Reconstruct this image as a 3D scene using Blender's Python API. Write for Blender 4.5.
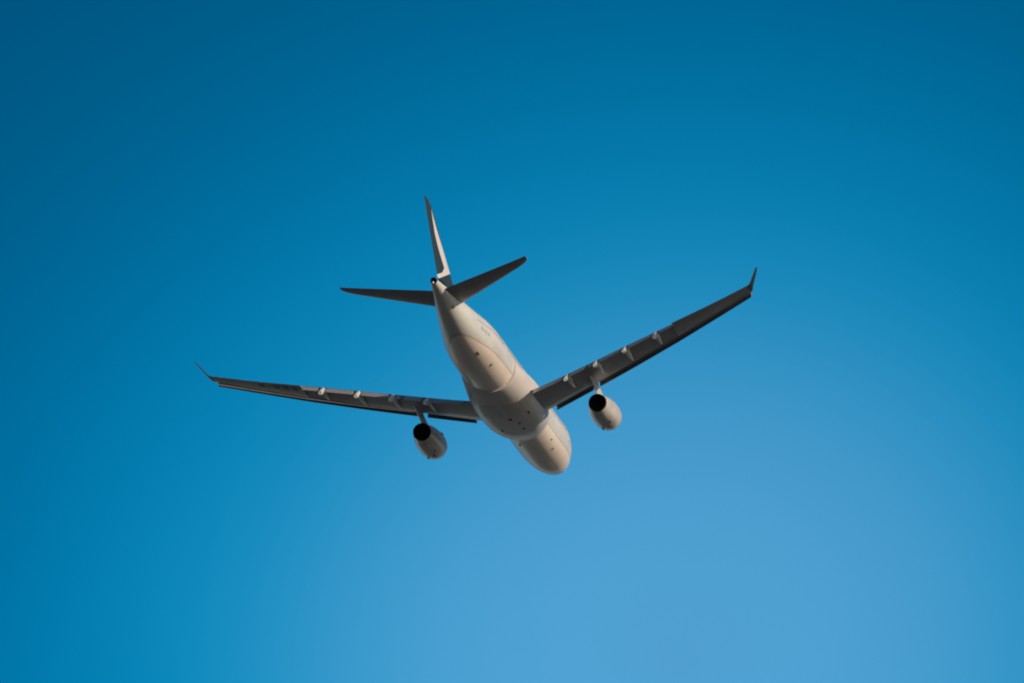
import bpy, bmesh, math, random
from mathutils import Vector, Matrix
R_ = math.radians
rnd = random.Random(7)
scn = bpy.context.scene
for o in list(bpy.data.objects): bpy.data.objects.remove(o)
col = scn.collection

# ---------------------------------------------------------------- camera
ELEV = R_(27.5)                       # the photographer looks up at the departing plane
cam_d = bpy.data.cameras.new('camera'); cam = bpy.data.objects.new('camera', cam_d); col.objects.link(cam)
cam_d.lens = 300.0; cam_d.sensor_width = 36.0; cam_d.sensor_fit = 'HORIZONTAL'
cam_d.clip_start = 0.5; cam_d.clip_end = 200000.0
cam.location = (0, 0, 1.7); cam.rotation_euler = (R_(90) + ELEV, 0, 0)
scn.camera = cam
CW = Matrix(((1, 0, 0), (0, -math.sin(ELEV), -math.cos(ELEV)), (0, math.cos(ELEV), -math.sin(ELEV))))

# ---------------------------------------------------------------- sun and sky
SUN_EL, SUN_AZ = 17.5, -32.0          # low sun to the right and a little behind the camera (azimuth from +X towards +Y)
sd = Vector((math.cos(R_(SUN_EL)) * math.cos(R_(SUN_AZ)), math.cos(R_(SUN_EL)) * math.sin(R_(SUN_AZ)), math.sin(R_(SUN_EL))))
sun_d = bpy.data.lights.new('sun', 'SUN'); sun = bpy.data.objects.new('sun', sun_d); col.objects.link(sun)
sun_d.energy = 4.6; sun_d.angle = R_(0.53); sun_d.color = (1.0, 0.82, 0.64)
sun.rotation_euler = sd.to_track_quat('Z', 'Y').to_euler(); sun.location = (0, 0, 60)

SKY_STRENGTH = 0.1
W = bpy.data.worlds.new('World'); scn.world = W; W.use_nodes = True
nt = W.node_tree; nt.nodes.clear()
def N(t, kind, **kw):
    n = t.nodes.new(kind)
    for k, v in kw.items(): setattr(n, k, v)
    return n
sky = N(nt, 'ShaderNodeTexSky', sky_type='NISHITA')
sky.sun_disc = False; sky.sun_elevation = R_(SUN_EL)
sky.sun_rotation = R_(90 - SUN_AZ)    # measured clockwise from +Y
sky.altitude = 0; sky.air_density = 1.0; sky.dust_density = 0.6; sky.ozone_density = 2.0
bg = N(nt, 'ShaderNodeBackground'); bg.inputs['Strength'].default_value = SKY_STRENGTH
wo = N(nt, 'ShaderNodeOutputWorld')
# the sky pales in a broad soft glow towards the horizon ahead: distance (degrees) from its azimuth / elevation
GLOW_AZ, GLOW_EL, TILT = 1.22, 25.35, 0.2
tc = N(nt, 'ShaderNodeTexCoord'); sp = N(nt, 'ShaderNodeSeparateXYZ'); nt.links.new(tc.outputs['Generated'], sp.inputs[0])
def M(op, a, b=None, t=nt, clamp=False):
    n = N(t, 'ShaderNodeMath', operation=op); n.use_clamp = clamp
    for i, v in enumerate((a, b)):
        if v is None: continue
        if isinstance(v, (int, float)): n.inputs[i].default_value = v
        else: t.links.new(v, n.inputs[i])
    return n.outputs[0]
az = M('MULTIPLY', M('ARCTAN2', sp.outputs['X'], sp.outputs['Y']), 180 / math.pi)
el = M('MULTIPLY', M('ARCSINE', sp.outputs['Z']), 180 / math.pi)
daz = M('MULTIPLY', M('SUBTRACT', az, GLOW_AZ), math.cos(R_(26.5)))
de = M('SUBTRACT', el, GLOW_EL)
ga = M('MULTIPLY', M('ADD', M('MULTIPLY', daz, math.cos(TILT)), M('MULTIPLY', de, math.sin(TILT))), 0.9)
gb = M('SUBTRACT', M('MULTIPLY', de, math.cos(TILT)), M('MULTIPLY', daz, math.sin(TILT)))
dist = M('SQRT', M('ADD', M('MULTIPLY', ga, ga), M('MULTIPLY', gb, gb)))
ramp = N(nt, 'ShaderNodeValToRGB'); ramp.color_ramp.interpolation = 'LINEAR'
nt.links.new(M('DIVIDE', dist, 16.0, clamp=True), ramp.inputs[0])
RAMP = [(0.0000, (0.3157, 0.7747, 0.8528)), (0.0170, (0.3111, 0.7980, 0.8675)), (0.0340, (0.3042, 0.8077, 0.8738)), (0.0510, (0.2959, 0.8052, 0.8721)), (0.0680, (0.2801, 0.7920, 0.8630)), (0.0850, (0.2530, 0.7699, 0.8471)), (0.1020, (0.2144, 0.7405, 0.8251)), (0.1190, (0.1665, 0.7055, 0.7980)), (0.1360, (0.1123, 0.6665, 0.7666)), (0.1530, (0.0642, 0.6249, 0.7319)), (0.1700, (0.0330, 0.5822, 0.6946)), (0.1870, (0.0173, 0.5394, 0.6558)), (0.2040, (0.0096, 0.4975, 0.6162)), (0.2210, (0.0048, 0.4573, 0.5767)), (0.2380, (0.0021, 0.4195, 0.5381)), (0.2550, (0.0007, 0.3844, 0.5009)), (0.2720, (0.0001, 0.3525, 0.4659)), (0.2890, (0.0000, 0.3239, 0.4335)), (0.3060, (0.0000, 0.2987, 0.4042)), (0.3230, (0.0000, 0.2771, 0.3785)), (0.3400, (0.0000, 0.2590, 0.3566)), (0.3570, (0.0000, 0.2443, 0.3390)), (0.3740, (0.0000, 0.2330, 0.3259)), (0.3910, (0.0000, 0.2250, 0.3178)), (0.4080, (0.0000, 0.2202, 0.3151)), (0.4250, (0.0000, 0.2187, 0.3184)), (0.5600, (0.1200, 0.2800, 0.3500)), (0.8000, (0.3400, 0.3800, 0.4000)), (1.0000, (0.4000, 0.4000, 0.4000))]
el_ = ramp.color_ramp.elements
while len(el_) > 1: el_.remove(el_[-1])
el_[0].position = RAMP[0][0]; el_[0].color = (*RAMP[0][1], 1)
for p, c in RAMP[1:]:
    e = el_.new(p); e.color = (*c, 1)
mul = N(nt, 'ShaderNodeMix', data_type='RGBA', blend_type='MULTIPLY'); mul.inputs[0].default_value = 1.0
nt.links.new(sky.outputs[0], mul.inputs[6]); nt.links.new(ramp.outputs[0], mul.inputs[7])
sc_ = N(nt, 'ShaderNodeVectorMath', operation='SCALE'); sc_.inputs['Scale'].default_value = 2.5
nt.links.new(mul.outputs[2], sc_.inputs[0])
nt.links.new(sc_.outputs[0], bg.inputs['Color']); nt.links.new(bg.outputs[0], wo.inputs[0])

vs = scn.view_settings
vs.view_transform = 'Standard'; vs.look = 'None'; vs.exposure = 0.0; vs.gamma = 1.0; vs.use_curve_mapping = False
scn.render.filter_size = 1.9
scn.render.engine = 'CYCLES'
scn.cycles.filter_width = 2.0
scn.cycles.max_bounces = 8

# ---------------------------------------------------------------- materials
def mat(name, base, rough=0.4, coat=0.0, metal=0.0, var=0.08, scale=0.6, stretch=(1, 1, 1)):
    """paint or metal with faint, uneven weathering"""
    m = bpy.data.materials.new(name); m.use_nodes = True; t = m.node_tree
    b = t.nodes['Principled BSDF']
    b.inputs['Roughness'].default_value = rough; b.inputs['Metallic'].default_value = metal
    b.inputs['Coat Weight'].default_value = coat; b.inputs['Coat Roughness'].default_value = 0.08
    c = N(t, 'ShaderNodeTexCoord'); mp = N(t, 'ShaderNodeMapping'); mp.inputs['Scale'].default_value = stretch
    t.links.new(c.outputs['Object'], mp.inputs[0])
    nz = N(t, 'ShaderNodeTexNoise'); nz.inputs['Scale'].default_value = scale; nz.inputs['Detail'].default_value = 6; nz.inputs['Roughness'].default_value = 0.65
    t.links.new(mp.outputs[0], nz.inputs['Vector'])
    mr = N(t, 'ShaderNodeMapRange'); mr.inputs[1].default_value = 0.3; mr.inputs[2].default_value = 0.7
    mr.inputs[3].default_value = 1 - var; mr.inputs[4].default_value = 1 + var
    t.links.new(nz.outputs[0], mr.inputs[0])
    mx = N(t, 'ShaderNodeMix', data_type='RGBA', blend_type='MULTIPLY'); mx.inputs[0].default_value = 1
    mx.inputs[6].default_value = (*base, 1); t.links.new(mr.outputs[0], mx.inputs[7])
    t.links.new(mx.outputs[2], b.inputs['Base Color'])
    if rough >= 0.6: b.inputs['Specular IOR Level'].default_value = 0.1
    m['mix'] = mx.name; m['coord'] = c.name
    return m

def curve_node(t, pts, lo, hi, vlo, vhi, src):
    """piecewise-linear function of a socket: pts = [(x, value)]"""
    f = N(t, 'ShaderNodeFloatCurve'); cm = f.mapping.curves[0]
    P = [((x - lo) / (hi - lo), (v - vlo) / (vhi - vlo)) for x, v in pts]
    while len(cm.points) > 2: cm.points.remove(cm.points[1])
    cm.points[0].location = P[0]; cm.points[-1].location = P[-1]
    for p in P[1:-1]: cm.points.new(*p)
    for p in cm.points: p.handle_type = 'VECTOR'
    f.mapping.update()
    t.links.new(M('DIVIDE', M('SUBTRACT', src, lo, t), hi - lo, t), f.inputs['Value'])
    return M('ADD', M('MULTIPLY', f.outputs[0], vhi - vlo, t), vlo, t)

REF = 32.0                             # the root Empty stands 32 m behind the nose
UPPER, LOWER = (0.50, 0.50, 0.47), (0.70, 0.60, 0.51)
def fuselage_paint():
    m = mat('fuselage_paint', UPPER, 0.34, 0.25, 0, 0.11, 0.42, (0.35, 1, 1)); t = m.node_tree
    mx = t.nodes[m['mix']]; c = t.nodes[m['coord']]
    s = N(t, 'ShaderNodeSeparateXYZ'); t.links.new(c.outputs['Object'], s.inputs[0])
    x = M('SUBTRACT', REF, s.outputs['X'], t); z = s.outputs['Z']
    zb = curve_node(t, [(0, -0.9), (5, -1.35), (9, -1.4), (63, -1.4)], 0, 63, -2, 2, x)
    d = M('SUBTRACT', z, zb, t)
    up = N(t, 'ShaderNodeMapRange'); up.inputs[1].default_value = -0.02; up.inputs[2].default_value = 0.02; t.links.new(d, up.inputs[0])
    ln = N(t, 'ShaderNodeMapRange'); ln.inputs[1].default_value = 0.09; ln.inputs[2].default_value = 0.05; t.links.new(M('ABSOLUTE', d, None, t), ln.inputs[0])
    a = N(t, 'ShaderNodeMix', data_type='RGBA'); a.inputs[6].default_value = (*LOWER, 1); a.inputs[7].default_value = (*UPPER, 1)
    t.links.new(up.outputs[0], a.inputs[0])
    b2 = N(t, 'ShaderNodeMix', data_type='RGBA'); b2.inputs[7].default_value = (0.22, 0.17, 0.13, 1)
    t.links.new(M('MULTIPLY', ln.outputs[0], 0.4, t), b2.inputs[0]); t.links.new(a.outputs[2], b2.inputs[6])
    # skin joints: thin rings every few metres and lap joints along the body
    fr = M('ABSOLUTE', M('SUBTRACT', M('FRACT', M('DIVIDE', x, 4.2, t), None, t), 0.5, t), None, t)
    rg = N(t, 'ShaderNodeMapRange'); rg.inputs[1].default_value = 0.012; rg.inputs[2].default_value = 0.004; t.links.new(fr, rg.inputs[0])
    b3 = N(t, 'ShaderNodeMix', data_type='RGBA', blend_type='MULTIPLY'); b3.inputs[7].default_value = (0.6, 0.58, 0.56, 1)
    t.links.new(M('MULTIPLY', rg.outputs[0], 0.2, t), b3.inputs[0]); t.links.new(b2.outputs[2], b3.inputs[6])
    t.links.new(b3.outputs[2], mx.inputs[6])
    return m

def fin_paint():
    m = mat('fin_paint', (0.005, 0.017, 0.02), 0.5, 0.05, 0, 0.05, 0.5); t = m.node_tree
    mx = t.nodes[m['mix']]; c = t.nodes[m['coord']]
    s = N(t, 'ShaderNodeSeparateXYZ'); t.links.new(c.outputs['Object'], s.inputs[0])
    x = M('SUBTRACT', REF, s.outputs['X'], t); z = s.outputs['Z']
    f1 = curve_node(t, [(2, 61), (2.72, 59.2), (3.68, 56.9), (4.7, 54.3), (5.2, 54.9), (6.23, 56.3), (7.27, 57.65), (8.29, 58.85), (9.67, 60.0), (10.3, 60.4), (11.5, 61.5)], 2, 11.5, 50, 64, z)
    f2 = curve_node(t, [(2, 61), (2.85, 60.1), (3.6, 58.2), (4.4, 57.2), (5.37, 58.2), (6.16, 59.0), (7.35, 59.75), (8.66, 60.1), (9.77, 60.2), (10.3, 60.2), (11.5, 60)], 2, 11.5, 50, 64, z)
    k = M('MINIMUM', M('SUBTRACT', x, f1, t), M('SUBTRACT', f2, x, t), t)
    r = N(t, 'ShaderNodeMapRange'); r.inputs[1].default_value = -0.03; r.inputs[2].default_value = 0.03; t.links.new(k, r.inputs[0])
    a = N(t, 'ShaderNodeMix', data_type='RGBA'); a.inputs[6].default_value = (0.005, 0.017, 0.02, 1); a.inputs[7].default_value = (0.48, 0.465, 0.45, 1)
    t.links.new(r.outputs[0], a.inputs[0]); t.links.new(a.outputs[2], mx.inputs[6])
    return m

MT = dict(
    body=fuselage_paint(), fin=fin_paint(),
    fairing=mat('fairing_paint', (0.50, 0.47, 0.44), 0.38, 0.2, 0, 0.08, 0.5, (0.4, 1, 1)),
    door=mat('gear_door_paint', (0.44, 0.415, 0.39), 0.4, 0.2, 0, 0.12, 0.5, (0.4, 1, 1)),
    wing=mat('wing_grey', (0.265, 0.262, 0.265), 0.42, 0.25, 0, 0.2, 0.5, (0.5, 1, 1)),
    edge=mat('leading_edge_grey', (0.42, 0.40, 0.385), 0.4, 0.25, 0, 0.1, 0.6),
    flap=mat('flap_grey', (0.18, 0.172, 0.165), 0.42, 0.2, 0, 0.10, 0.6),
    slat=mat('slat_cove', (0.19, 0.19, 0.20), 0.6, 0, 0, 0.2, 0.6),
    track=mat('track_fairing_paint', (0.54, 0.50, 0.46), 0.38, 0.3, 0, 0.08, 0.8),
    cowl=mat('cowl_paint', (0.44, 0.41, 0.38), 0.34, 0.4, 0, 0.2, 0.9, (0.5, 1, 1)),
    lip=mat('bare_aluminium', (0.7, 0.69, 0.67), 0.28, 0, 1.0, 0.05, 1),
    soot=mat('sooty_metal', (0.012, 0.012, 0.014), 0.7, 0, 0, 0.3, 1.5),
    pylon=mat('pylon_paint', (0.42, 0.38, 0.36), 0.42, 0.2, 0, 0.12, 1),
    tail=mat('tailplane_grey', (0.16, 0.152, 0.158), 0.45, 0.2, 0, 0.12, 0.6),
    teal=mat('winglet_teal', (0.006, 0.015, 0.018), 0.5, 0.0, 0, 0.06, 1),
    dark=mat('dark_recess', (0.075, 0.073, 0.072), 0.7, 0, 0, 0.2, 2),
    glass=mat('window_glass', (0.13, 0.135, 0.14), 0.2, 0.3, 0, 0.05, 2),
    white=mat('light_cover', (0.8, 0.78, 0.72), 0.3, 0.4, 0, 0.02, 2),
    wingmark=mat('wing_marking_paint', (0.085, 0.085, 0.09), 0.5, 0, 0, 0.25, 2),
    mast=mat('antenna_grey', (0.14, 0.12, 0.11), 0.5, 0, 0, 0.05, 2),
    mark=mat('marking_paint', (0.27, 0.31, 0.30), 0.4, 0.4, 0, 0.1, 2),
)

# ---------------------------------------------------------------- mesh helpers (aircraft frame: x forward, y to port, z up, metres)
def P(x, y, z): return Vector((REF - x, y, z))        # x given from the nose backwards
def link(name, verts, faces, m, parent=None, smooth=True, sharp=35):
    me = bpy.data.meshes.new(name); me.from_pydata([tuple(v) for v in verts], [], faces)
    bm = bmesh.new(); bm.from_mesh(me); bmesh.ops.remove_doubles(bm, verts=bm.verts, dist=1e-5)
    bmesh.ops.recalc_face_normals(bm, faces=bm.faces); bm.to_mesh(me); bm.free()
    me.materials.append(m)
    if smooth:
        me.shade_smooth()
        me.set_sharp_from_angle(angle=R_(sharp))
    o = bpy.data.objects.new(name, me); col.objects.link(o)
    if parent: o.parent = parent
    return o
def loft(rings, cap0=True, cap1=True):
    n = len(rings[0]); V = [v for r in rings for v in r]; F = []
    for i in range(len(rings) - 1):
        for j in range(n):
            k = (j + 1) % n
            F.append((i * n + j, i * n + k, (i + 1) * n + k, (i + 1) * n + j))
    if cap0: F.append(tuple(range(n)))
    if cap1: F.append(tuple((len(rings) - 1) * n + j for j in range(n)))
    return V, F
def lerp(a, b, t): return a + (b - a) * t
def table(T, x):
    """smooth (monotone-ish cubic) interpolation of rows [(x, v1, v2, ...)]"""
    if x <= T[0][0]: return T[0][1:]
    if x >= T[-1][0]: return T[-1][1:]
    for i in range(len(T) - 1):
        if T[i][0] <= x <= T[i + 1][0]: break
    a, b = T[i], T[i + 1]; h = b[0] - a[0]; u = (x - a[0]) / h; out = []
    for k in range(1, len(a)):
        def sl(j):
            if j <= 0 or j >= len(T) - 1:
                j0 = max(0, min(j, len(T) - 2)); return (T[j0 + 1][k] - T[j0][k]) / (T[j0 + 1][0] - T[j0][0])
            d0 = (T[j][k] - T[j - 1][k]) / (T[j][0] - T[j - 1][0]); d1 = (T[j + 1][k] - T[j][k]) / (T[j + 1][0] - T[j][0])
            return 0 if d0 * d1 <= 0 else 2 * d0 * d1 / (d0 + d1)
        m0, m1 = sl(i) * h, sl(i + 1) * h
        out.append((2*u**3-3*u**2+1)*a[k] + (u**3-2*u**2+u)*m0 + (-2*u**3+3*u**2)*b[k] + (u**3-u**2)*m1)
    return out
def foil(u):                           # half thickness of a section of chord 1, thickness 1
    return 5 * (0.2969 * math.sqrt(max(u, 0)) - 0.126 * u - 0.3516 * u * u + 0.2843 * u**3 - 0.1030 * u**4)
def section(le, te, tc, up, u0=0.0, u1=1.0, n=22, camber=0.0):
    """closed airfoil outline between chord fractions u0..u1, from the rear over the top to the front and back below"""
    ch = te - le; c = ch.length; d = ch / c; nrm = (up - d * up.dot(d)).normalized()
    us = [u0 + (u1 - u0) * (1 - math.cos(math.pi * i / n)) / 2 for i in range(n + 1)]
    top = []; bot = []
    for u in us:
        th = foil(u) * tc * c / 1.0; cam = camber * c * 4 * u * (1 - u)
        b = le + d * (u * c) + nrm * cam
        top.append(b + nrm * th); bot.append(b - nrm * th)
    return list(reversed(top)) + (bot[1:] if u0 <= 1e-6 else bot)

# ---------------------------------------------------------------- setting: the ground far below the plane
gm = mat('dry_ground', (0.085, 0.094, 0.098), 0.95, 0, 0, 0.35, 0.004)
bm = bmesh.new(); bmesh.ops.create_circle(bm, cap_ends=True, cap_tris=True, segments=96, radius=60000)
me = bpy.data.meshes.new('ground'); bm.to_mesh(me); bm.free(); me.materials.append(gm)
go = bpy.data.objects.new('ground', me); col.objects.link(go); go['kind'] = 'structure'

# ---------------------------------------------------------------- the airliner
root = bpy.data.objects.new('airliner', None); col.objects.link(root)
root['label'] = 'white twin-engine airliner with teal fin climbing away in the blue sky'
root['category'] = 'airliner'
RP = Matrix(((0.21086683, -0.97205281, -0.10319166), (-0.29228862, -0.16343503, 0.9422613), (-0.93279287, -0.16852991, -0.318583)))
T = Vector((-1.46275865, -4.01323576, -899.57895))
root.matrix_world = Matrix.Translation(Vector(cam.location) + CW @ T) @ (CW @ RP).to_4x4()
root.empty_display_size = 5

# fuselage ------------------------------------------------------
#  x, bottom z, top z, half width
FUS = [(0.0, -0.75, -0.7, 0.03), (0.35, -1.35, -0.05, 0.66), (1.0, -1.78, 0.45, 1.12), (2.0, -2.18, 1.05, 1.62), (3.2, -2.48, 1.85, 2.05), (4.6, -2.68, 2.38, 2.43),
       (6.2, -2.79, 2.68, 2.68), (8.0, -2.82, 2.82, 2.82), (40.0, -2.82, 2.82, 2.82), (43.0, -2.74, 2.82, 2.80), (46.0, -2.50, 2.70, 2.66), (49.0, -2.12, 2.52, 2.28),
       (52.0, -1.56, 2.34, 1.86), (55.0, -0.82, 2.16, 1.42), (58.0, 0.06, 2.00, 0.99), (60.0, 0.60, 1.90, 0.69), (61.6, 0.98, 1.78, 0.44), (62.3, 1.12, 1.72, 0.33)]
def fus(x): return table(FUS, x)
def fus_pt(x, th, off=0.0):
    """th = angle from straight down, positive to starboard (degrees)"""
    b, t, w = fus(x); zc = (b + t) / 2; h = (t - b) / 2
    return P(x, -(w + off) * math.sin(R_(th)), zc - (h + off) * math.cos(R_(th)))
FUS = [(x + 1.3 if x <= 8 else x, *r) for x, *r in FUS]
xs = [1.3 + x for x in (0, .1, .2, .35, .6, 1, 1.5, 2, 2.6, 3.2, 3.9, 4.6, 5.4, 6.2, 7, 8)] + [9 + 2 * i for i in range(1, 15)] + [39 + .75 * i for i in range(32)]
xs = [x for x in xs if x < 62.2] + [62.3]
rings = [[fus_pt(x, 360 * j / 96) for j in range(96)] for x in xs]
V, F = loft(rings); body = link('fuselage', V, F, MT['body'], root)

# tail pipe: dark open ring at the end of the tail cone
def lathe(name, prof, cx, cy, cz, m, parent, tilt=0.0, n=64, smooth=True, closed=False, sharp=35):
    """prof = [(x along, radius)] around an axis through (cx,cy,cz) running backwards, nose-up by tilt"""
    rg = []
    for x, r in prof:
        rg.append([P(cx + x, cy + r * math.sin(2 * math.pi * j / n), cz - x * math.sin(tilt) + r * math.cos(2 * math.pi * j / n)) for j in range(n)])
    V, F = loft(rg, not closed, not closed)
    return link(name, V, F, m, parent, smooth, sharp)
lathe('exhaust_pipe', [(-0.5, 0.34), (0.0, 0.36), (0.22, 0.335), (0.24, 0.30), (0.13, 0.27)], 62.2, 0, 1.46, MT['soot'], body, 0, 32)
lathe('tail_light', [(-0.05, 0.02), (0.0, 0.10), (0.12, 0.11), (0.20, 0.06), (0.22, 0.01)], 62.35, 0.05, 1.20, MT['white'], body, 0, 16)

# cabin windows along the starboard side
wv, wf = [], []
def window_mesh():
    pts = []
    for j in range(14):
        a = 2 * math.pi * j / 14
        pts.append((0.115 * math.copysign(abs(math.cos(a)) ** 0.6, math.cos(a)), 0.17 * math.copysign(abs(math.sin(a)) ** 0.6, math.sin(a))))
    return pts
wm = window_mesh(); first = None
nwin = 0
for i in range(84):
    x = 8.6 + 0.533 * i
    if x > 51.5 or any(abs(x - d) < 0.75 for d in (8.6, 20.6, 40.4, 51.5)): continue
    b, t, w = fus(x); zc = (b + t) / 2; h = (t - b) / 2; z0 = 0.55
    yy = -w * math.sqrt(max(0, 1 - ((z0 - zc) / h) ** 2))
    if first is None:
        V = []
        for off in (-0.02, 0.006):
            for px, pz in wm:
                z = z0 + pz; y = -w * math.sqrt(max(0, 1 - ((z - zc) / h) ** 2)) - off - yy
                V.append(Vector((px, y, pz)))
        n = len(wm)
        F = [tuple(range(n)), tuple(range(n, 2 * n))] + [(j, (j + 1) % n, n + (j + 1) % n, n + j) for j in range(n)]
        o = link('cabin_window', V, F, MT['glass'], body, False); first = o
    else:
        o = first.copy(); col.objects.link(o); o.parent = body
    o.location = P(x, yy, z0)
    nwin += 1

# passenger doors, starboard side
def skin_patch(name, x0, x1, t0, t1, m, parent, off=0.006, nx=8, nt_=8):
    V = []; F = []
    for lay in (off, -0.03):
        for i in range(nx + 1):
            for j in range(nt_ + 1):
                V.append(fus_pt(lerp(x0, x1, i / nx), lerp(t0, t1, j / nt_), lay))
    q = (nx + 1) * (nt_ + 1); w = nt_ + 1
    for lay in (0, q):
        for i in range(nx):
            for j in range(nt_): F.append((lay + i * w + j, lay + (i + 1) * w + j, lay + (i + 1) * w + j + 1, lay + i * w + j + 1))
    edge = [i * w for i in range(nx + 1)] + [nx * w + j for j in range(1, w)] + [i * w + nt_ for i in range(nx - 1, -1, -1)] + [j for j in range(nt_ - 1, 0, -1)]
    for a, b in zip(edge, edge[1:] + edge[:1]): F.append((a, b, q + b, q + a))
    return link(name, V, F, m, parent)
for xd in (8.6, 20.6, 40.4, 51.5):
    skin_patch('door', xd - 0.52, xd + 0.52, 80, 122, MT['body'], body, 0.02)
# registration and flag, too small in the photograph to read: painted marks on the rear side
for k, (a, b, t0, t1) in enumerate(((49.9, 49.45, 75, 86), (49.2, 48.8, 76, 84), (48.55, 48.2, 76, 85), (47.9, 47.5, 77, 85))):
    skin_patch('painted_marking', b, a, t0, t1, MT['mark'], body, 0.008, 2, 3)

for t0, t1 in ((0.8, 13), (-13, -0.8)): skin_patch('gear_door', 7.6, 10.4, t0, t1, MT['body'], body, 0.015)
# small masts and blade antennas under the belly
def blade(name, x, th, length, height, m, parent):
    pa = fus_pt(x, th); pb = fus_pt(x + length, th); out = (fus_pt(x, th, 1) - pa).normalized()
    side = out.cross((pb - pa).normalized()) * 0.05
    V = [pa - out * .05 - side, pa - out * .05 + side, pb - out * .05 + side, pb - out * .05 - side]
    pa2 = pa.lerp(pb, 0.35) + out * height; pb2 = pb.lerp(pa, -0.1) + out * height
    V += [pa2 - side * .4, pa2 + side * .4, pb2 + side * .4, pb2 - side * .4]
    return link(name, V, [(0, 1, 2, 3), (4, 5, 6, 7), (0, 1, 5, 4), (1, 2, 6, 5), (2, 3, 7, 6), (3, 0, 4, 7)], m, parent, False)
for x, th, l, h in ((47.2, 27, .8, .16), (43.4, 36, .5, .10), (16.6, -24, .5, .14), (14.9, 46, .4, .10), (12.6, 36, .5, .08), (56.8, 44, .5, .10)):
    blade('antenna', x, th, l, h, MT['mast'], body)

# wing-body fairing under the belly ------------------------------
#  x, bottom z, half width, square-ness
FAI = [(18.2, -2.70, 2.30, 2.0), (19.2, -2.92, 2.70, 2.1), (20.4, -3.18, 3.05, 2.3), (21.8, -3.38, 3.32, 2.5), (23.6, -3.50, 3.52, 2.65), (27.0, -3.54, 3.62, 2.75), (30.0, -3.50, 3.58, 2.7),
       (32.5, -3.38, 3.42, 2.55), (34.6, -3.22, 3.22, 2.4), (36.0, -3.09, 3.07, 2.25), (36.7, -3.02, 3.00, 2.2), (36.95, -2.95, 2.94, 2.15), (37.0, -2.65, 2.65, 2.0)]
def fai_pt(x, th, off=0.0):
    b, w, e = table(FAI, x); zt = -0.3; h = zt - b
    a = R_(th); sx = math.copysign(abs(math.sin(a)) ** (2 / e), math.sin(a)); cz = abs(math.cos(a)) ** (2 / e)
    return P(x, -(w + off) * sx, zt - (h + off) * cz)
xs = [18.2 + .4 * i for i in range(47)] + [36.85, 36.95, 37.0]
rings = [[fai_pt(x, -90 + 180 * j / 64) for j in range(65)] + [P(x, -table(FAI, x)[1] * .6, 0.6), P(x, table(FAI, x)[1] * .6, 0.6)] for x in xs]
V, F = loft(rings); fairing = link('belly_fairing', V, F, MT['fairing'], root)
def vent(x, y, lx, ly):
    b = table(FAI, x)[0]
    z = -0.3 - (-0.3 - b) * max(0.0, 1 - (abs(y) / table(FAI, x)[1]) ** table(FAI, x)[2]) ** (1 / table(FAI, x)[2])
    V = []
    for zz in (z + .10, z - 0.012):
        for j in range(16):
            a = 2 * math.pi * j / 16
            V.append(P(x + lx * math.copysign(abs(math.cos(a)) ** .6, math.cos(a)), y + ly * math.copysign(abs(math.sin(a)) ** .6, math.sin(a)), zz))
    F = [tuple(range(16)), tuple(range(16, 32))] + [(j, (j + 1) % 16, 16 + (j + 1) % 16, 16 + j) for j in range(16)]
    link('air_vent', V, F, MT['dark'], fairing, False)
def belly_door(x0, x1, t0, t1):
    V = []; F = []; nx, n2 = 12, 8; q = (nx + 1) * (n2 + 1)
    for off in (0.022, -0.05):
        for i in range(nx + 1):
            for j in range(n2 + 1): V.append(fai_pt(lerp(x0, x1, i / nx), lerp(t0, t1, j / n2), off))
    for lay in (0, q):
        for i in range(nx):
            for j in range(n2): F.append((lay + i * 9 + j, lay + i * 9 + 9 + j, lay + i * 9 + 10 + j, lay + i * 9 + j + 1))
    e = [i * 9 for i in range(nx + 1)] + [nx * 9 + j for j in range(1, 9)] + [i * 9 + 8 for i in range(nx - 1, -1, -1)] + [j for j in range(7, 0, -1)]
    for a, b in zip(e, e[1:] + e[:1]): F.append((a, b, q + b, q + a))
    link('gear_door', V, F, MT['door'], fairing)
belly_door(29.6, 33.4, 1.2, 33); belly_door(29.6, 33.4, -33, -1.2)
for a in ((28.7, -.25, .38, .17), (28.9, -2.25, .36, .17), (27.0, -.87, .24, .13), (24.9, -.9, .30, .13), (25.2, 1.35, .34, .15)): vent(*a)

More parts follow.
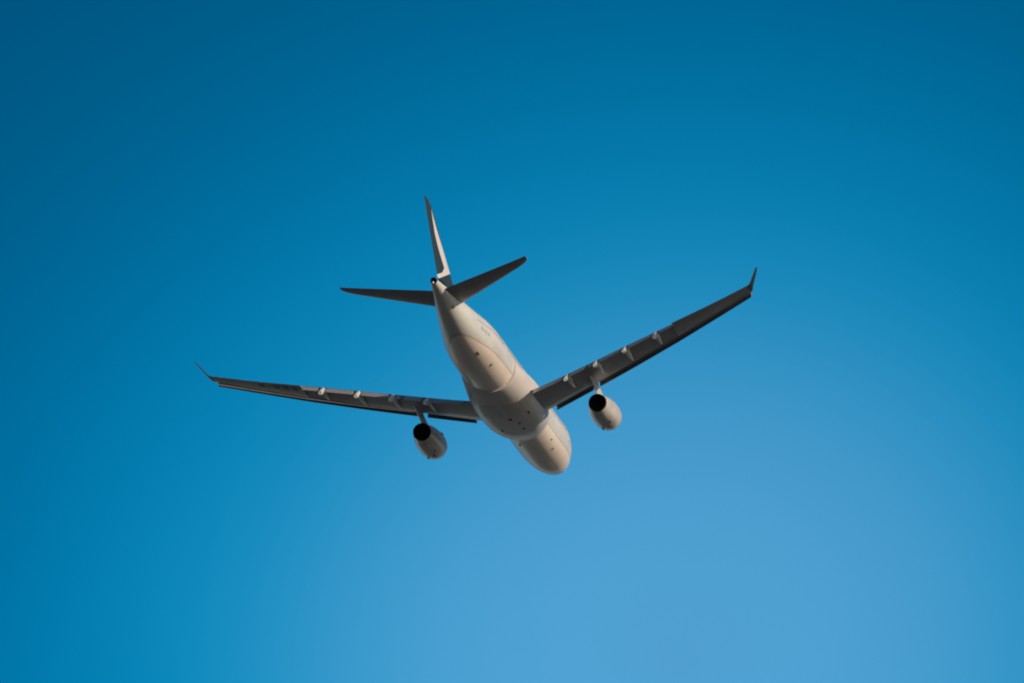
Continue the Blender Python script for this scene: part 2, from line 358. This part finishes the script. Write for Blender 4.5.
# wings ----------------------------------------------------------
#      y, le x, le z, te x (fixed part), te z, thickness
WING = [(0.0, 21.0, -1.45, 31.3, -2.2, .145), (3.0, 22.9, -1.13, 31.9, -1.86, .14), (9.2, 26.6, -0.39, 33.45, -0.71, .125), (14.5, 29.8, 0.30, 35.2, 0.26, .115), (19.95, 33.07, 1.11, 36.8, 1.27, .11)]
OUTW = [(20.0, 33.10, 1.12, 37.95, 0.97, .105), (24.8, 35.98, 1.97, 39.6, 1.80, .10), (28.9, 38.45, 2.72, 41.0, 2.62, .095)]
def wrow(y):
    return table(WING, y) if y < 19.98 else table(OUTW, y)
def wing_side(s):
    UP = Vector((0, 0, 1))
    rg = []; rl = []
    for y in [0, 1.5, 3, 4.5, 6, 7.6, 9.2, 11, 12.8, 14.5, 16.3, 18, 19.95, 20.0, 21.5, 23, 24.8, 26, 27.5, 28.9]:
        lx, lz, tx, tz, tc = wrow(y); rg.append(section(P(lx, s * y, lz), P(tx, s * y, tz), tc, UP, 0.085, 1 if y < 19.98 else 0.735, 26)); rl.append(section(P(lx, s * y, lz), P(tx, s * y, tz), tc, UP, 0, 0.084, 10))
    V, F = loft(rg); w = link('wing', V, F, MT['wing'], root)
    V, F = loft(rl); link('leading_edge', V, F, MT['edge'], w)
    for nm, y0, y1 in (('aileron', 20.03, 23.9), ('aileron', 23.93, 27.97), ('wing_tip', 28.0, 28.9)):
        rr = []
        for i in range(5):
            y = lerp(y0, y1, i / 4); lx, lz, tx, tz, tc = wrow(y)
            rr.append(section(P(lx, s * y, lz), P(tx, s * y, tz), tc, UP, 0.75 if nm == 'aileron' else 0.736, 1, 12))
        V, F = loft(rr); link(nm, V, F, MT['wing'], w)
    # trailing-edge flaps, lowered for take-off, cut at each track
    for y0, y1 in ((3.75, 7.15), (8.05, 9.75), (10.15, 10.6), (11.5, 14.0), (14.9, 17.55), (18.45, 19.9)):
        rr = []
        for i in range(7):
            y = lerp(y0, y1, i / 6); lx, lz, tx, tz, tc = wrow(y); c = lerp(1.9, 1.5, (y - 3) / 17); dl = R_(29)
            a = P(tx - 0.10, s * y, tz - 0.06); b = P(tx - 0.10 + c * math.cos(dl), s * y, tz - 0.06 - c * math.sin(dl))
            rr.append(section(a, b, 0.14, UP, 0, 1, 14))
        V, F = loft(rr); link('flap', V, F, MT['flap'], w)
    # leading-edge slats run forward and down, cut at the engine pylon
    for y0, y1 in ((4.4, 9.05), (9.85, 13.2), (13.215, 16.9), (16.915, 20.7), (20.715, 24.6), (24.615, 28.75)):
        rr = []
        for i in range(9):
            y = lerp(y0, y1, i / 8); lx, lz, tx, tz, tc = wrow(y); c = lerp(0.92, 0.60, (y - 3) / 26)
            o = [(.62, .30), (.25, .30), (-.10, .18), (-.42, -.06), (-.60, -.32), (-.62, -.50), (-.50, -.62), (-.28, -.66), (-.20, -.60), (-.34, -.40), (-.26, -.12), (-.04, .10), (.28, .22)]
            rr.append([P(lx + px * c - .15, s * y, lz + pz * c + 0.05) for px, pz in o])
        V, F = loft(rr); link('slat', V, F, MT['slat'], w)
    # flap track fairings: slim pods tilted down with the flaps
    for y, xf, ln in ((7.6, 30.2, 4.4), (11.05, 31.4, 4.3), (14.45, 31.6, 4.5), (18.0, 33.2, 3.6)):
        lx, lz, tx, tz, tc = wrow(y); rr = []
        xh = tx - 0.15; xe = tx + 1.65; xf = xe - ln - 1.5
        for i in range(21):
            u = i / 20; x = xf + (xe - xf) * u
            k = min(1, (x - lx) / (tx - lx))
            wz = lerp(lz, tz, k) - foil(k) * tc * (tx - lx) - max(0, x - xh) * .50
            hw = 0.245 * (1 - (1 - min(1, u / .72)) ** 1.9) * (1 - .30 * max(0, (u - .9) / .1) ** 2) + .02
            dp = 0.27 * (1 - (1 - min(1, u / .66)) ** 1.9) * (1 - .30 * max(0, (u - .9) / .1) ** 2) + .03
            rr.append([P(x, s * y + hw * math.cos(a_), wz - dp * .75 + dp * math.sin(a_)) for a_ in (2 * math.pi * j / 24 for j in range(24))])
        V, F = loft(rr); link('flap_track_fairing', V, F, MT['track'], w)
    if s > 0:                          # dark painted characters under the left wing, too small in the photograph to read
        for y0, y1, k0, k1 in ((20.55, 21.1, .62, .86), (21.4, 22.05, .60, .86), (22.3, 22.9, .60, .84), (23.15, 23.45, .70, .76), (23.75, 24.4, .58, .84)):
            V = []
            for off in (-.012, .05):
                for y, k in ((y0, k0), (y0, k1), (y1, k1), (y1, k0)):
                    lx, lz, tx, tz, tc = wrow(y); V.append(P(lerp(lx, tx, k), y, lerp(lz, tz, k) - foil(k) * tc * (tx - lx) + off))
            link('painted_marking', V, [(0, 1, 2, 3), (4, 5, 6, 7), (0, 1, 5, 4), (1, 2, 6, 5), (2, 3, 7, 6), (3, 0, 4, 7)], MT['wingmark'], w, False)
    # winglet
    st = [((38.5, 28.88, 2.70), (41.0, 28.88, 2.61), .09, Vector((0, -s * .15, 1))), ((38.85, 29.08, 2.74), (41.08, 29.08, 2.67), .08, Vector((0, -s * .4, 1))),
          ((39.55, 29.25, 2.90), (41.2, 29.25, 2.84), .12, Vector((0, -s * 1.4, 1))), ((41.2, 30.08, 3.98), (42.05, 30.08, 3.96), .16, Vector((0, -s * 1.5, 1))), ((41.6, 30.22, 4.14), (42.1, 30.22, 4.14), .16, Vector((0, -s * 1.5, 1)))]
    rr = [section(P(a[0], s * a[1], a[2]), P(b[0], s * b[1], b[2]), t, up, 0, 1, 14) for a, b, t, up in st]
    V, F = loft(rr); link('winglet', V, F, MT['teal'], w)
    return w
for s in (1, -1): wing_side(s)

# engines --------------------------------------------------------
def engine(s):
    ey, ez, tilt, ex = s * 9.55, -2.95, R_(1.5), 27.85
    prof = [(-6.55, 1.18), (-6.6, 1.25), (-6.52, 1.32), (-6.2, 1.41), (-5.6, 1.49), (-4.9, 1.515), (-4.1, 1.50), (-3.2, 1.45), (-2.2, 1.345), (-1.2, 1.18), (-0.4, 1.02), (0.0, 0.945),
            (-0.02, 0.925), (-0.8, 1.0), (-2.2, 1.05), (-2.25, 0.0001)]
    e = lathe('engine', prof, ex, ey, ez, MT['cowl'], root, tilt, 72, True, False, 50)
    lathe('intake_lip', [(-6.0, 1.06), (-6.58, 1.15), (-6.63, 1.25), (-6.54, 1.325), (-6.25, 1.405), (-6.25, 1.39)], ex, ey, ez, MT['lip'], e, tilt, 72)
    lathe('nozzle', [(-0.5, 1.02), (0.0, 0.955), (0.14, 0.925), (0.145, 0.90), (-0.4, 0.93), (-2.15, 1.0), (-2.2, 0.01)], ex, ey, ez, MT['soot'], e, tilt, 64)
    lathe('exhaust_cone', [(-2.15, 0.45), (-1.4, 0.42), (-0.7, 0.22), (-0.35, 0.05), (-0.33, 0.005)], ex, ey, ez, MT['soot'], e, tilt, 32)
    lathe('fan', [(-5.5, 1.15), (-5.45, 1.15), (-5.44, 0.3), (-6.0, 0.02), (-6.02, 0.001)], ex, ey, ez, MT['soot'], e, tilt, 48)
    # pylon from the wing to the cowl
    lx, lz, tx, tz, tc = wrow(9.37)
    rr = []
    for k, (x0, x1, z, hw) in enumerate(((22.4, 26.9, ez + 1.0, .27), (22.9, 27.9, ez + 1.40, .27), (25.2, 29.9, ez + 1.85, .25), (26.2, 31.0, ez + 2.15, .24), (26.8, 31.4, ez + 2.55, .22))):
        rr.append([P(lerp(x0, x1, u), ey + sg * hw * math.sqrt(max(0, math.sin(math.pi * u ** .6))), z) for sg, us in ((1, [i / 12 for i in range(13)]), (-1, [1 - i / 12 for i in range(1, 12)])) for u in us])
    V, F = loft(rr); link('pylon', V, F, MT['pylon'], e)
    # strake on the inboard shoulder
    a = R_(62)
    def on(x, r): return P(ex + x, ey - s * r * math.sin(a), ez + r * math.cos(a))
    n = Vector((0, math.cos(a), s * math.sin(a))) * .02
    V = []
    for d in (n, -n): V += [on(-5.3, 1.48) + d, on(-3.6, 1.44) + d, on(-3.6, 1.66) + d, on(-4.3, 1.68) + d]
    link('strake', V, [(0, 1, 2, 3), (4, 5, 6, 7), (0, 1, 5, 4), (1, 2, 6, 5), (2, 3, 7, 6), (3, 0, 4, 7)], MT['cowl'], e, False)
    # drain mast and latches along the keel
    for x, th, r, l in ((-4.6, 10, 1.51, .5), (-5.2, -22, 1.51, .35), (-3.4, 26, 1.45, .4)):
        def kp(xx, t, rr_): return P(ex + xx, ey - rr_ * math.sin(R_(t)), ez - rr_ * math.cos(R_(t)))
        V = []
        for rr_ in (r - .08, r + .03):
            V += [kp(x, th - 3, rr_), kp(x, th + 3, rr_), kp(x + l, th + 3, rr_), kp(x + l, th - 3, rr_)]
        link('cowl_latch', V, [(0, 1, 2, 3), (4, 5, 6, 7), (0, 1, 5, 4), (1, 2, 6, 5), (2, 3, 7, 6), (3, 0, 4, 7)], MT['dark'], e, False)
for s in (1, -1): engine(s)

# tailplane ------------------------------------------------------
def tailplane(s):
    UP = Vector((0, 0, 1))
    st = [(0.3, 53.6, 1.22, 60.1, 1.07, .11), (1.6, 54.7, 1.42, 60.45, 1.26, .105), (5.0, 57.35, 1.76, 61.38, 1.68, .10), (8.6, 60.1, 2.16, 62.35, 2.14, .095), (9.35, 60.8, 2.26, 62.55, 2.25, .09), (9.78, 61.6, 2.31, 62.68, 2.31, .07)]
    H = 0.72
    rr = [section(P(a, s * y, za), P(b, s * y, zb), t, UP, 0, H, 20) for y, a, za, b, zb, t in st]
    V, F = loft(rr); tp = link('tailplane', V, F, MT['tail'], root)
    rr = [section(P(a, s * y, za), P(b, s * y, zb), t, UP, H + .006, 1, 12) for y, a, za, b, zb, t in st]
    V, F = loft(rr); link('elevator', V, F, MT['tail'], tp)
    # root apron: dark plate where the trimming tailplane meets the body
    V = []; F = []
    return tp
for s in (1, -1): tailplane(s)

# fin ------------------------------------------------------------
def fin():
    UP = Vector((0, 1, 0))
    st = [(1.7, 49.4, 59.6, .085), (2.6, 51.1, 59.95, .09), (4.0, 52.7, 60.45, .09), (6.0, 54.85, 61.12, .09), (8.0, 57.0, 61.8, .09), (9.8, 58.85, 62.4, .088), (10.4, 59.6, 62.6, .08), (10.72, 60.4, 62.75, .06)]
    H = 0.70
    rr = [section(P(a, 0, z), P(b, 0, z), t, UP, 0, H, 22) for z, a, b, t in st]
    V, F = loft(rr); f = link('fin', V, F, MT['fin'], root)
    rr = [section(P(a, 0, z), P(b, 0, z), t, UP, H + .005, 1, 12) for z, a, b, t in st[1:]]
    V, F = loft(rr); link('rudder', V, F, MT['fin'], f)
fin()
